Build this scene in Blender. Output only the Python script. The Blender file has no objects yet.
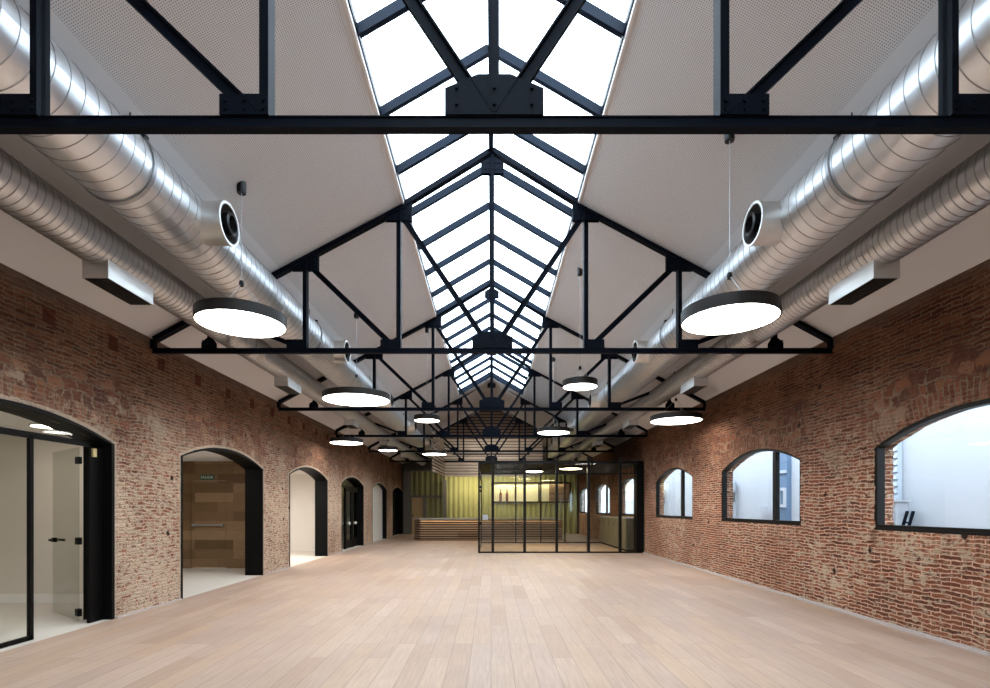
import bpy, bmesh, math, random
from mathutils import Vector, Matrix
random.seed(7)
PI = math.pi
S = bpy.context.scene
COL = S.collection
CH = 1.5                       # eye height
XW = 5.1                       # half width of the hall
SL = 0.53                      # roof slope
ZE = 4.05                      # eaves
XS = 1.31                     # skylight half width
Y0, Y1 = -6.0, 30.5
BAY = 4.64
def zroof(x): return ZE + SL * (XW - abs(x))
def zsky(x): return zroof(x) + 0.045 + 0.06 * (1 - abs(x) / XS)

# ------------------------------------------------------------------ nodes
def new_mat(name):
    m = bpy.data.materials.new(name); m.use_nodes = True
    nt = m.node_tree; nt.nodes.clear()
    out = nt.nodes.new('ShaderNodeOutputMaterial')
    return m, nt, out
def nd(nt, t, ins=None, **props):
    n = nt.nodes.new(t)
    for k, v in props.items(): setattr(n, k, v)
    for k, v in (ins or {}).items():
        s = n.inputs[k]
        if hasattr(v, 'is_linked') or isinstance(v, bpy.types.NodeSocket): nt.links.new(v, s)
        else: s.default_value = v
    return n
def rgb(c): return (c[0], c[1], c[2], 1.0)
def mth(nt, op, a, b=0.0, clamp=False):
    n = nt.nodes.new('ShaderNodeMath'); n.operation = op; n.use_clamp = clamp
    for i, v in enumerate((a, b)):
        if isinstance(v, bpy.types.NodeSocket): nt.links.new(v, n.inputs[i])
        else: n.inputs[i].default_value = v
    return n.outputs[0]
def mixc(nt, f, a, b, mode='MIX'):
    n = nt.nodes.new('ShaderNodeMix'); n.data_type = 'RGBA'; n.blend_type = mode
    for i, v in ((0, f), (6, a), (7, b)):
        if isinstance(v, bpy.types.NodeSocket): nt.links.new(v, n.inputs[i])
        elif i == 0: n.inputs[0].default_value = v
        else: n.inputs[i].default_value = rgb(v)
    return n.outputs[2]
def ramp(nt, f, stops):
    n = nt.nodes.new('ShaderNodeValToRGB'); nt.links.new(f, n.inputs[0])
    e = n.color_ramp.elements
    while len(e) < len(stops): e.new(0.5)
    for el, (p, c) in zip(e, stops):
        el.position = p; el.color = rgb(c) if len(c) == 3 else c
    return n.outputs[0]
def mapr(nt, v, a, b, c=0.0, d=1.0, smooth=True):
    n = nt.nodes.new('ShaderNodeMapRange'); n.interpolation_type = 'SMOOTHSTEP' if smooth else 'LINEAR'
    nt.links.new(v, n.inputs[0])
    for i, x in zip((1, 2, 3, 4), (a, b, c, d)): n.inputs[i].default_value = x
    return n.outputs[0]
def noise(nt, vec, scale, detail=3, rough=0.55):
    n = nd(nt, 'ShaderNodeTexNoise', {'Scale': scale, 'Detail': detail, 'Roughness': rough})
    if vec is not None: nt.links.new(vec, n.inputs['Vector'])
    return n.outputs[0]
def bsdf(nt, out, col, rough=0.5, metal=0.0, normal=None, spec=0.5):
    p = nt.nodes.new('ShaderNodeBsdfPrincipled')
    for k, v in (('Base Color', col), ('Roughness', rough), ('Metallic', metal), ('Specular IOR Level', spec)):
        if isinstance(v, bpy.types.NodeSocket): nt.links.new(v, p.inputs[k])
        elif k == 'Base Color': p.inputs[k].default_value = rgb(v)
        else: p.inputs[k].default_value = v
    if normal is not None: nt.links.new(normal, p.inputs['Normal'])
    nt.links.new(p.outputs[0], out.inputs[0])
    return p
def bump(nt, h, strength, dist):
    n = nd(nt, 'ShaderNodeBump', {'Strength': strength, 'Distance': dist}); nt.links.new(h, n.inputs['Height'])
    return n.outputs[0]
def objco(nt): return nt.nodes.new('ShaderNodeTexCoord').outputs['Object']
def geopos(nt): return nt.nodes.new('ShaderNodeNewGeometry').outputs['Position']

def plain(name, col, rough=0.5, metal=0.0, nscale=20, namp=0.12, spec=0.5, bmp=0.0):
    m, nt, out = new_mat(name)
    c = objco(nt)
    f = noise(nt, c, nscale, 4)
    lo = tuple(x * (1 - namp) for x in col); hi = tuple(min(1, x * (1 + namp)) for x in col)
    cc = mixc(nt, f, lo, hi)
    nn = bump(nt, f, bmp, 0.005) if bmp else None
    bsdf(nt, out, cc, rough, metal, nn, spec)
    return m

def emit(name, col, strength):
    m, nt, out = new_mat(name)
    e = nd(nt, 'ShaderNodeEmission', {'Color': rgb(col), 'Strength': strength})
    nt.links.new(e.outputs[0], out.inputs[0]); return m

def glass(name, tint=(0.95, 0.97, 0.96), refl=1.0, ior=1.45):
    m, nt, out = new_mat(name)
    t = nd(nt, 'ShaderNodeBsdfTransparent', {'Color': rgb(tint)})
    g = nd(nt, 'ShaderNodeBsdfGlossy', {'Color': (1, 1, 1, 1), 'Roughness': 0.01})
    lw = nd(nt, 'ShaderNodeLayerWeight', {'Blend': 0.5})
    f0 = ((ior - 1) / (ior + 1)) ** 2
    p5 = mth(nt, 'POWER', lw.outputs['Facing'], 5.0)
    f = mth(nt, 'MULTIPLY', mth(nt, 'ADD', mth(nt, 'MULTIPLY', p5, 1 - f0), f0), refl, True)
    mx = nt.nodes.new('ShaderNodeMixShader')
    nt.links.new(f, mx.inputs[0]); nt.links.new(t.outputs[0], mx.inputs[1]); nt.links.new(g.outputs[0], mx.inputs[2])
    nt.links.new(mx.outputs[0], out.inputs[0]); return m

def brick_mat(name, low_plaster, tone, seed, arc):
    m, nt, out = new_mat(name)
    co = geopos(nt)
    sx = nd(nt, 'ShaderNodeSeparateXYZ', {'Vector': co})
    x, y, z = sx.outputs
    u = mth(nt, 'ADD', y, x)
    base = nd(nt, 'ShaderNodeCombineXYZ', {'X': u, 'Y': z, 'Z': seed}).outputs[0]
    d1 = nd(nt, 'ShaderNodeTexNoise', {'Vector': base, 'Scale': 1.3, 'Detail': 2.0})
    d2 = nd(nt, 'ShaderNodeTexNoise', {'Vector': base, 'Scale': 9.0, 'Detail': 2.0})
    def off(n, a):
        s = nd(nt, 'ShaderNodeVectorMath', {0: n.outputs['Color'], 1: (0.5, 0.5, 0.5)}, operation='SUBTRACT')
        return nd(nt, 'ShaderNodeVectorMath', {0: s.outputs[0], 'Scale': a}, operation='SCALE').outputs[0]
    v = nd(nt, 'ShaderNodeVectorMath', {0: base, 1: off(d1, 0.10)}, operation='ADD').outputs[0]
    v = nd(nt, 'ShaderNodeVectorMath', {0: v, 1: off(d2, 0.05)}, operation='ADD').outputs[0]
    bt = nd(nt, 'ShaderNodeTexBrick', {'Vector': v, 'Color1': (0, 0, 0, 1), 'Color2': (1, 1, 1, 1), 'Mortar': (0.5, 0.5, 0.5, 1),
            'Scale': 1.0, 'Mortar Size': 0.0095, 'Mortar Smooth': 0.5, 'Bias': 0.0, 'Brick Width': 0.26, 'Row Height': 0.051},
            offset=0.5)
    mort = bt.outputs['Fac']
    n_mid = noise(nt, base, 2.2, 5, 0.6)
    n_fine = noise(nt, base, 26, 5, 0.7)
    n_big = noise(nt, base, 0.55, 4, 0.6)
    bc = ramp(nt, bt.outputs['Color'], [(0.0, (0.06, 0.02, 0.013)), (0.35, (0.13, 0.042, 0.022)), (0.7, (0.20, 0.07, 0.036)), (1.0, (0.32, 0.145, 0.08))])
    bc = mixc(nt, mapr(nt, n_fine, 0.35, 0.7), bc, (0.23, 0.088, 0.05), 'MIX')
    bc2 = mixc(nt, 0.55, bc, ramp(nt, bt.outputs['Color'], [(0.0, (0.07, 0.024, 0.015)), (0.4, (0.16, 0.052, 0.028)), (1.0, (0.28, 0.11, 0.06))]))
    mcol = mixc(nt, n_mid, (0.16, 0.11, 0.075), (0.40, 0.31, 0.22))
    # fragments of brick in the rubble of the old wall
    v2 = nd(nt, 'ShaderNodeVectorMath', {0: v, 1: off(d1, 0.22)}, operation='ADD').outputs[0]
    v2 = nd(nt, 'ShaderNodeVectorMath', {0: v2, 1: off(d2, 0.09)}, operation='ADD').outputs[0]
    b2 = nd(nt, 'ShaderNodeTexBrick', {'Vector': v2, 'Color1': (0, 0, 0, 1), 'Color2': (1, 1, 1, 1), 'Mortar': (0.5, 0.5, 0.5, 1),
            'Scale': 1.0, 'Mortar Size': 0.016, 'Mortar Smooth': 0.5, 'Brick Width': 0.23, 'Row Height': 0.155}, offset=0.43, squash=0.6, squash_frequency=3)
    sval = nd(nt, 'ShaderNodeSeparateColor', {'Color': b2.outputs['Color']}).outputs[0]
    stone = ramp(nt, sval, [(0.0, (0.10, 0.045, 0.037)), (0.3, (0.20, 0.07, 0.042)), (0.55, (0.14, 0.055, 0.040)), (0.8, (0.30, 0.12, 0.06)), (1.0, (0.36, 0.20, 0.12))])
    stone = mixc(nt, mth(nt, 'MULTIPLY', mapr(nt, n_fine, 0.4, 0.75), 0.5), stone, (0.28, 0.15, 0.09))
    sedge = mth(nt, 'MULTIPLY', b2.outputs['Fac'], mapr(nt, n_mid, 0.35, 0.5))
    stone = mixc(nt, sedge, stone, mcol)
    # where the rubble sits: band above the arches
    zz = mth(nt, 'ADD', z, mth(nt, 'MULTIPLY', mth(nt, 'SUBTRACT', n_mid, 0.5), 1.1))
    band = mth(nt, 'MULTIPLY', mapr(nt, zz, 2.35, 2.6), mapr(nt, zz, 3.05, 3.2, 1, 0))
    # distance to the middle of the openings
    ph = mth(nt, 'PINGPONG', mth(nt, 'SUBTRACT', y, 5.55 - BAY * 20), BAY / 2)
    near = mth(nt, 'MULTIPLY', mapr(nt, mth(nt, 'ADD', ph, mth(nt, 'MULTIPLY', mth(nt, 'SUBTRACT', n_big, 0.5), 1.5)), 1.55, 1.9, 1, 0), mapr(nt, noise(nt, base, 1.5, 4, 0.6), 0.40, 0.46))
    rub = mth(nt, 'MULTIPLY', band, near)
    col = mixc(nt, mort, bc2, mcol)
    col = mixc(nt, rub, col, stone)
    yl = nd(nt, 'ShaderNodeMath', {0: mth(nt, 'SUBTRACT', y, 5.55), 1: BAY/2, 2: -BAY/2}, operation='WRAP').outputs[0]
    dz = mth(nt, 'SUBTRACT', z, arc[1])
    rr = mth(nt, 'SUBTRACT', mth(nt, 'SQRT', mth(nt, 'ADD', mth(nt, 'MULTIPLY', yl, yl), mth(nt, 'MULTIPLY', dz, dz))), arc[0])
    arcs = mth(nt, 'MULTIPLY', mth(nt, 'ARCTAN2', yl, dz), arc[0])
    inside = mapr(nt, mth(nt, 'ABSOLUTE', yl), arc[2], arc[2] + 0.12, 1, 0)
    wob = mth(nt, 'MULTIPLY', mth(nt, 'SUBTRACT', n_mid, 0.5), 0.25)
    ring = mth(nt, 'MULTIPLY', mth(nt, 'MULTIPLY', mapr(nt, mth(nt, 'ADD', rr, wob), 0.24, 0.28, 1, 0), mapr(nt, rr, -0.05, -0.02)), mth(nt, 'MULTIPLY', inside, mapr(nt, z, 2.25, 2.3)))
    sv = nd(nt, 'ShaderNodeCombineXYZ', {'X': rr, 'Y': arcs, 'Z': seed}).outputs[0]
    if arc[3] is not None:
        below = mth(nt, 'MULTIPLY', mth(nt, 'MULTIPLY', mapr(nt, z, arc[3] - 0.24, arc[3] - 0.22), mapr(nt, z, arc[3] + 0.01, arc[3] + 0.02, 1, 0)), inside)
        ring = mth(nt, 'MAXIMUM', ring, below)
        sv = nd(nt, 'ShaderNodeMix', {0: below, 4: sv, 5: nd(nt, 'ShaderNodeCombineXYZ', {'X': z, 'Y': y, 'Z': seed}).outputs[0]}, data_type='VECTOR').outputs[1]
    sv = nd(nt, 'ShaderNodeVectorMath', {0: sv, 1: off(d2, 0.05)}, operation='ADD').outputs[0]
    b3 = nd(nt, 'ShaderNodeTexBrick', {'Vector': sv, 'Color1': (0, 0, 0, 1), 'Color2': (1, 1, 1, 1), 'Mortar': (0.5, 0.5, 0.5, 1),
            'Scale': 1.0, 'Mortar Size': 0.012, 'Mortar Smooth': 0.4, 'Brick Width': 0.25, 'Row Height': 0.07}, offset=0.5)
    rc = ramp(nt, b3.outputs['Color'], [(0.0, (0.15, 0.05, 0.03)), (0.5, (0.25, 0.095, 0.05)), (1.0, (0.36, 0.17, 0.10))])
    rc = mixc(nt, b3.outputs['Fac'], rc, mcol)
    ring = mth(nt, 'MULTIPLY', ring, 0.85 if arc[3] is not None else mapr(nt, noise(nt, base, 1.1, 3, 0.5), 0.47, 0.53, 0.0, 0.85))
    col = mixc(nt, ring, col, rc)
    # light lime wash and worn mortar lower down, with lamp light put into the colour
    wash_lit_z = mapr(nt, zz, 1.2 + 0.35 * low_plaster, 2.95 + 0.3 * low_plaster, 1, 0)
    col = mixc(nt, mth(nt, 'MULTIPLY', wash_lit_z, mth(nt, 'MULTIPLY', mort, 0.8)), col, (0.74, 0.58, 0.48))
    col = mixc(nt, mth(nt, 'MULTIPLY', mth(nt, 'MULTIPLY', wash_lit_z, 0.55), mth(nt, 'SUBTRACT', 1.0, mth(nt, 'MULTIPLY', rub, 0.8))), col, mixc(nt, 1.0, col, (2.3, 2.0, 1.85), 'MULTIPLY'))
    wv = nd(nt, 'ShaderNodeVectorMath', {0: v, 1: (1.0, 1.75, 1.0)}, operation='MULTIPLY').outputs[0]
    wn = noise(nt, wv, 7.5, 7, 0.74)
    wt = 0.575 - 0.14 * low_plaster
    wnb = mth(nt, 'ADD', wn, mth(nt, 'MULTIPLY', mth(nt, 'SUBTRACT', n_big, 0.5), 0.35))
    wash = mth(nt, 'MULTIPLY', mapr(nt, wnb, wt, wt + 0.075), mth(nt, 'ADD', mth(nt, 'MULTIPLY', wash_lit_z, 0.85), 0.08))
    wash = mth(nt, 'MULTIPLY', wash, mth(nt, 'SUBTRACT', 1.0, mth(nt, 'MULTIPLY', rub, 0.7)))
    col = mixc(nt, wash, col, mixc(nt, n_fine, (0.70, 0.54, 0.385), (1.0, 0.89, 0.72)))
    haze = mth(nt, 'MULTIPLY', mth(nt, 'MULTIPLY', wash_lit_z, 0.16 * low_plaster), mth(nt, 'SUBTRACT', 1.0, rub))
    col = mixc(nt, haze, col, (0.74, 0.54, 0.40))
    grit = mapr(nt, noise(nt, wv, 11.0, 4, 0.7), 0.61, 0.66)
    col = mixc(nt, mth(nt, 'MULTIPLY', grit, 0.75), col, (0.10, 0.045, 0.03))
    # pale repairs near the arches
    pl = noise(nt, base, 1.9, 5, 0.65)
    plm = mth(nt, 'MULTIPLY', mapr(nt, pl, 0.56, 0.60), mth(nt, 'MULTIPLY', mapr(nt, zz, 1.9, 2.3), mapr(nt, zz, 2.75, 3.0, 1, 0)))
    plm = mth(nt, 'MULTIPLY', plm, 0.75 * low_plaster)
    col = mixc(nt, plm, col, mixc(nt, n_fine, (0.44, 0.34, 0.24), (0.62, 0.52, 0.40)))
    if low_plaster > 0.9:
        pp = mth(nt, 'PINGPONG', mth(nt, 'SUBTRACT', mth(nt, 'ADD', y, mth(nt, 'MULTIPLY', mth(nt, 'SUBTRACT', n_fine, 0.5), 0.05)), 6.06 - 1.03*20), 1.03/2)
        blk = mth(nt, 'MULTIPLY', mapr(nt, pp, 0.085, 0.095, 1, 0), mapr(nt, mth(nt, 'ABSOLUTE', mth(nt, 'SUBTRACT', mth(nt, 'ADD', z, mth(nt, 'MULTIPLY', mth(nt, 'SUBTRACT', n_mid, 0.5), 0.08)), 3.72)), 0.09, 0.10, 1, 0))
        col = mixc(nt, mth(nt, 'MULTIPLY', blk, 0.85), col, (0.10, 0.028, 0.017))
    # dusty grey course under the eaves
    top = mapr(nt, mth(nt, 'ADD', z, mth(nt, 'MULTIPLY', mth(nt, 'SUBTRACT', n_mid, 0.5), 0.35)), 3.82, 4.0)
    col = mixc(nt, mth(nt, 'MULTIPLY', top, 0.7), col, (0.20, 0.15, 0.12))
    if arc[3] is None:
        ay = mth(nt, 'ADD', mth(nt, 'ABSOLUTE', yl), mth(nt, 'MULTIPLY', mth(nt, 'SUBTRACT', wn, 0.5), 0.05))
        side = mth(nt, 'MULTIPLY', mapr(nt, ay, 1.595, 1.61, 1, 0), mapr(nt, z, 2.36, 2.38, 1, 0))
        crown = mth(nt, 'MULTIPLY', mapr(nt, mth(nt, 'ADD', rr, mth(nt, 'MULTIPLY', mth(nt, 'SUBTRACT', wn, 0.5), 0.05)), 0.04, 0.055, 1, 0), mth(nt, 'MULTIPLY', mapr(nt, ay, 1.6, 1.62, 1, 0), mapr(nt, z, 2.34, 2.36)))
        col = mixc(nt, mth(nt, 'MULTIPLY', mth(nt, 'MAXIMUM', side, crown), 0.8), col, (0.72, 0.62, 0.50))
    # dark holes, dirt and cavity shadow both painted into the colour
    hv = nd(nt, 'ShaderNodeTexVoronoi', {'Vector': v, 'Scale': 3.1, 'Randomness': 1.0}, feature='F1')
    hole = mth(nt, 'MULTIPLY', mapr(nt, hv.outputs['Distance'], 0.08, 0.17, 1, 0), mapr(nt, n_mid, 0.52, 0.6))
    col = mixc(nt, hole, col, (0.05, 0.03, 0.022))
    col = mixc(nt, 1.0, col, ramp(nt, n_big, [(0.3, (0.78, 0.78, 0.78)), (0.7, (1.12, 1.12, 1.12))]), 'MULTIPLY')
    col = mixc(nt, 1.0, col, tone, 'MULTIPLY')
    # relief
    hb = mth(nt, 'SUBTRACT', 1.0, mort)
    hb = mth(nt, 'ADD', mth(nt, 'MULTIPLY', hb, 0.55), mth(nt, 'MULTIPLY', nd(nt, 'ShaderNodeSeparateColor', {'Color': bt.outputs['Color']}).outputs[0], 0.35))
    hs = mth(nt, 'ADD', mth(nt, 'MULTIPLY', mth(nt, 'SUBTRACT', 1.0, sedge), 0.8), mth(nt, 'MULTIPLY', sval, 0.5))
    hm = nd(nt, 'ShaderNodeMix', {0: rub, 2: hb, 3: hs}).outputs[0]
    hm = nd(nt, 'ShaderNodeMix', {0: ring, 2: hm, 3: mth(nt, 'MULTIPLY', mth(nt, 'SUBTRACT', 1.0, b3.outputs['Fac']), 0.8)}).outputs[0]
    hm = mth(nt, 'ADD', hm, mth(nt, 'MULTIPLY', n_fine, 0.55))
    hm = mth(nt, 'ADD', hm, mth(nt, 'MULTIPLY', wn, 1.5))
    hm = mth(nt, 'SUBTRACT', hm, mth(nt, 'MULTIPLY', grit, 0.5))
    hm = mth(nt, 'SUBTRACT', hm, mth(nt, 'MULTIPLY', hole, 1.2))
    bsdf(nt, out, col, 0.93, 0.0, bump(nt, hm, 1.0, 0.05), 0.15)
    return m

def wood_floor():
    m, nt, out = new_mat('oak_floor')
    co = geopos(nt)
    sx = nd(nt, 'ShaderNodeSeparateXYZ', {'Vector': co})
    v = nd(nt, 'ShaderNodeCombineXYZ', {'X': sx.outputs[1], 'Y': sx.outputs[0], 'Z': 0.0}).outputs[0]
    bt = nd(nt, 'ShaderNodeTexBrick', {'Vector': v, 'Color1': (0, 0, 0, 1), 'Color2': (1, 1, 1, 1), 'Mortar': (0.5, 0.5, 0.5, 1), 'Scale': 1.0,
         'Mortar Size': 0.0025, 'Mortar Smooth': 0.2, 'Bias': 0.0, 'Brick Width': 1.45, 'Row Height': 0.205}, offset=0.37, offset_frequency=3)
    c = ramp(nt, bt.outputs['Color'], [(0, (0.415, 0.288, 0.211)), (0.25, (0.47, 0.343, 0.262)), (0.5, (0.445, 0.325, 0.26)), (0.75, (0.475, 0.337, 0.242)), (1, (0.505, 0.377, 0.30))])
    gv = nd(nt, 'ShaderNodeVectorMath', {0: v, 1: (1.2, 22.0, 1.0)}, operation='MULTIPLY').outputs[0]
    gr = noise(nt, gv, 2.0, 6, 0.65)
    c = mixc(nt, 1.0, c, ramp(nt, gr, [(0.3, (0.80, 0.78, 0.76)), (0.7, (1.12, 1.12, 1.12))]), 'MULTIPLY')
    bl = noise(nt, v, 0.7, 3)
    c = mixc(nt, 1.0, c, ramp(nt, bl, [(0.3, (0.93, 0.91, 0.90)), (0.7, (1.05, 1.05, 1.06))]), 'MULTIPLY')
    c = mixc(nt, mth(nt, 'MULTIPLY', bt.outputs['Fac'], 0.75), c, (0.19, 0.13, 0.09))
    ro = mapr(nt, gr, 0.2, 0.8, 0.42, 0.60)
    bsdf(nt, out, c, ro, 0, bump(nt, gr, 0.12, 0.002), 0.35)
    return m

def ceiling_mat():
    m, nt, out = new_mat('perforated_plasterboard')
    co = geopos(nt)
    sx = nd(nt, 'ShaderNodeSeparateXYZ', {'Vector': co})
    ax = mth(nt, 'ABSOLUTE', sx.outputs[0])
    s = mth(nt, 'MULTIPLY', ax, 1.132)
    P = 0.0195
    fu = mth(nt, 'SUBTRACT', mth(nt, 'PINGPONG', s, P / 2), P / 4)
    fv = mth(nt, 'SUBTRACT', mth(nt, 'PINGPONG', sx.outputs[1], P / 2), P / 4)
    # centre-to-centre pitch P, holes about 10 mm across
    du = mth(nt, 'PINGPONG', s, P / 2); dv = mth(nt, 'PINGPONG', sx.outputs[1], P / 2)
    r2 = mth(nt, 'ADD', mth(nt, 'MULTIPLY', du, du), mth(nt, 'MULTIPLY', dv, dv))
    r = mth(nt, 'SQRT', r2)
    hole = mapr(nt, r, 0.0040, 0.0054, 1, 0)
    fld = mth(nt, 'MULTIPLY', mapr(nt, ax, 3.15, 3.16, 1, 0, False), mapr(nt, ax, 1.36, 1.37, 0, 1, False))
    hole = mth(nt, 'MULTIPLY', hole, fld)
    n = noise(nt, co, 0.8, 3)
    wc = mixc(nt, n, (0.61, 0.60, 0.60), (0.65, 0.64, 0.64))
    c = mixc(nt, hole, wc, (0.17, 0.165, 0.17))
    bsdf(nt, out, c, 0.85, 0, None, 0.2)
    return m

def duct_mat(name, col, rough):
    m, nt, out = new_mat(name)
    co = geopos(nt)
    st = nd(nt, 'ShaderNodeVectorMath', {0: co, 1: (14.0, 1.2, 14.0)}, operation='MULTIPLY').outputs[0]
    n1 = noise(nt, st, 1.0, 4, 0.6); n2 = noise(nt, co, 5.0, 5, 0.65)
    c = mixc(nt, n2, tuple(x * 0.86 for x in col), tuple(min(1, x * 1.1) for x in col))
    ro = mapr(nt, n1, 0.25, 0.75, rough - 0.08, rough + 0.10)
    h = mth(nt, 'ADD', mth(nt, 'MULTIPLY', n1, 0.5), n2)
    bsdf(nt, out, c, ro, 1.0, bump(nt, h, 0.10, 0.012))
    return m

def planks_mat(name, cols, w, h, gap=0.002):
    m, nt, out = new_mat(name)
    co = geopos(nt); sx = nd(nt, 'ShaderNodeSeparateXYZ', {'Vector': co})
    u = mth(nt, 'ADD', sx.outputs[0], sx.outputs[1])
    v = nd(nt, 'ShaderNodeCombineXYZ', {'X': u, 'Y': sx.outputs[2], 'Z': 0.0}).outputs[0]
    bt = nd(nt, 'ShaderNodeTexBrick', {'Vector': v, 'Color1': (0, 0, 0, 1), 'Color2': (1, 1, 1, 1), 'Mortar': (0.3, 0.3, 0.3, 1), 'Scale': 1.0,
        'Mortar Size': gap, 'Brick Width': w, 'Row Height': h}, offset=0.41, offset_frequency=3)
    c = ramp(nt, bt.outputs['Color'], [(0, cols[0]), (0.5, cols[1]), (1, cols[2])])
    gv = nd(nt, 'ShaderNodeVectorMath', {0: v, 1: (2.0, 30.0, 1.0)}, operation='MULTIPLY').outputs[0]
    gr = noise(nt, gv, 2.0, 5, 0.6)
    c = mixc(nt, 1.0, c, ramp(nt, gr, [(0.3, (0.8, 0.8, 0.8)), (0.7, (1.12, 1.12, 1.12))]), 'MULTIPLY')
    bsdf(nt, out, c, 0.5, 0, None, 0.35)
    return m

M = {}
M['brick_l'] = brick_mat('old_brick_doorway_wall', 1.0, (0.90, 0.86, 0.83), 0.0, (4.485, -1.845, 1.50, None))
M['brick_r'] = brick_mat('old_brick_window_wall', 0.45, (0.84, 0.76, 0.70), 4.3, (3.351, -0.721, 1.40, 1.21))
M['floor'] = wood_floor()
M['ceil'] = ceiling_mat()
M['duct'] = duct_mat('galvanised_duct', (0.70, 0.715, 0.73), 0.37)
M['duct2'] = duct_mat('galvanised_small_duct', (0.56, 0.56, 0.56), 0.36)
M['seam'] = plain('duct_seam', (0.40, 0.40, 0.405), 0.45, 1.0)
M['galv'] = duct_mat('galvanised_sheet', (0.74, 0.73, 0.70), 0.42)
M['steel'] = plain('painted_black_steel', (0.0035, 0.005, 0.009), 0.5, 0.0, 8, 0.25, 0.04)
M['sky_steel'] = plain('blue_black_skylight_steel', (0.005, 0.010, 0.020), 0.42, 0.0, 8, 0.25, 0.08)
M['frame'] = plain('dark_window_frame', (0.006, 0.0055, 0.005), 0.45, 0, 12, 0.2, 0.18)
M['lining'] = plain('black_steel_lining', (0.003, 0.003, 0.003), 0.55, 0, 6, 0.2, 0.12)
M['white'] = plain('white_paint', (0.84, 0.82, 0.79), 0.8, 0, 3, 0.03, 0.2)
M['bright'] = plain('bright_white_lacquer', (0.93, 0.92, 0.90), 0.5, 0, 3, 0.02, 0.3)
M['cream'] = plain('cream_paint', (0.70, 0.655, 0.58), 0.75, 0, 3, 0.03, 0.2)
M['pale_floor'] = plain('pale_stone_floor', (0.66, 0.62, 0.56), 0.45, 0, 4, 0.06, 0.35)
M['trimw'] = plain('white_trim', (0.80, 0.79, 0.78), 0.6, 0, 3, 0.03, 0.3)
M['trimg'] = plain('pale_grey_trim', (0.50, 0.44, 0.41), 0.75, 0, 15, 0.12, 0.2)
M['lampbody'] = plain('bronze_black_lamp_body', (0.017, 0.014, 0.012), 0.5, 0.0, 10, 0.15, 0.3)
M['lampface'] = emit('lamp_diffuser', (1.0, 0.95, 0.88), 7.5)
M['downface'] = emit('downlight_face', (1.0, 0.93, 0.83), 8.0)
M['roomface'] = emit('bright_room_lamp_face', (1.0, 0.93, 0.84), 46.0)
M['boxlamp'] = emit('box_lamp_face', (1.0, 0.84, 0.58), 18.0)
M['wire'] = plain('steel_wire', (0.42, 0.42, 0.43), 0.4, 0.6)
M['blackp'] = plain('black_plastic', (0.008, 0.008, 0.008), 0.35, 0, 14, 0.2, 0.25)
M['glass'] = glass('clear_glass', (0.965, 0.975, 0.96), 0.7)
M['skyglass'] = glass('skylight_glass', (0.965, 0.985, 1.0), 0.4)
M['winglass'] = glass('window_glass', (0.97, 0.985, 0.99), 0.6)
M['smoke'] = glass('grey_tinted_glass', (0.85, 0.86, 0.84), 0.6, 1.5)
M['slat'] = planks_mat('slat_wood', ((0.20, 0.125, 0.075), (0.29, 0.19, 0.12), (0.36, 0.25, 0.16)), 1.6, 0.15, 0)
M['slat_unlit'] = planks_mat('unlit_slat_wood', ((0.10, 0.06, 0.037), (0.14, 0.085, 0.055), (0.18, 0.115, 0.07)), 1.6, 0.15, 0)  # brown slat wood, darkened in colour for the unlit upper gable
M['slat_lit'] = planks_mat('lit_slat_wood', ((0.44, 0.33, 0.24), (0.52, 0.41, 0.31), (0.60, 0.49, 0.38)), 1.6, 0.15, 0)  # slat wood paled in colour so the lower screen looks lamp-lit
M['door_wood'] = planks_mat('walnut_door_boards', ((0.15, 0.085, 0.04), (0.23, 0.14, 0.072), (0.33, 0.215, 0.12)), 0.95, 0.235)
M['backing'] = plain('dark_backing', (0.020, 0.016, 0.013), 0.8, 0, 5, 0.2, 0.1)
M['green'] = plain('yellow_green_sheet', (0.40, 0.39, 0.165), 0.6, 0, 2, 0.08, 0.3)
M['greend'] = plain('olive_sheet', (0.20, 0.20, 0.09), 0.65, 0, 2, 0.1, 0.3)
M['greyp'] = plain('dark_grey_paint', (0.12, 0.115, 0.105), 0.6, 0, 5, 0.15)
M['tan'] = plain('tan_door', (0.42, 0.30, 0.15), 0.6, 0, 5, 0.08)
M['counter'] = plain('grey_counter_top', (0.34, 0.32, 0.29), 0.35, 0, 9, 0.1)
M['olive'] = plain('olive_beige_panel', (0.15, 0.14, 0.095), 0.55, 0, 4, 0.1)
M['creamlit'] = plain('cream_niche', (0.82, 0.76, 0.52), 0.7, 0, 3, 0.04)
M['bottle'] = plain('brown_bottle', (0.14, 0.045, 0.025), 0.2, 0, 10, 0.2)
M['outwhite'] = plain('courtyard_render', (0.43, 0.45, 0.485), 0.85, 0, 1.5, 0.05, 0.2)
M['siding'] = plain('pale_blue_siding', (0.36, 0.41, 0.47), 0.7, 0, 3, 0.05)
M['bluewall'] = plain('blue_grey_cladding', (0.10, 0.16, 0.25), 0.6, 0, 2, 0.12)
M['unit'] = plain('pale_grey_unit', (0.34, 0.36, 0.39), 0.5, 0, 6, 0.06)
M['darkpane'] = plain('dark_pane', (0.05, 0.055, 0.055), 0.2, 0, 6, 0.2)
M['signgreen'] = plain('green_sign', (0.02, 0.10, 0.055), 0.4, 0, 6, 0.1)
M['signwhite'] = plain('sign_lettering', (0.75, 0.80, 0.74), 0.5, 0, 6, 0.03)
M['knob'] = plain('white_knob', (0.80, 0.78, 0.73), 0.25, 0, 6, 0.03)
M['brass'] = plain('cream_casing', (0.55, 0.45, 0.22), 0.4, 0, 6, 0.05)

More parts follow.
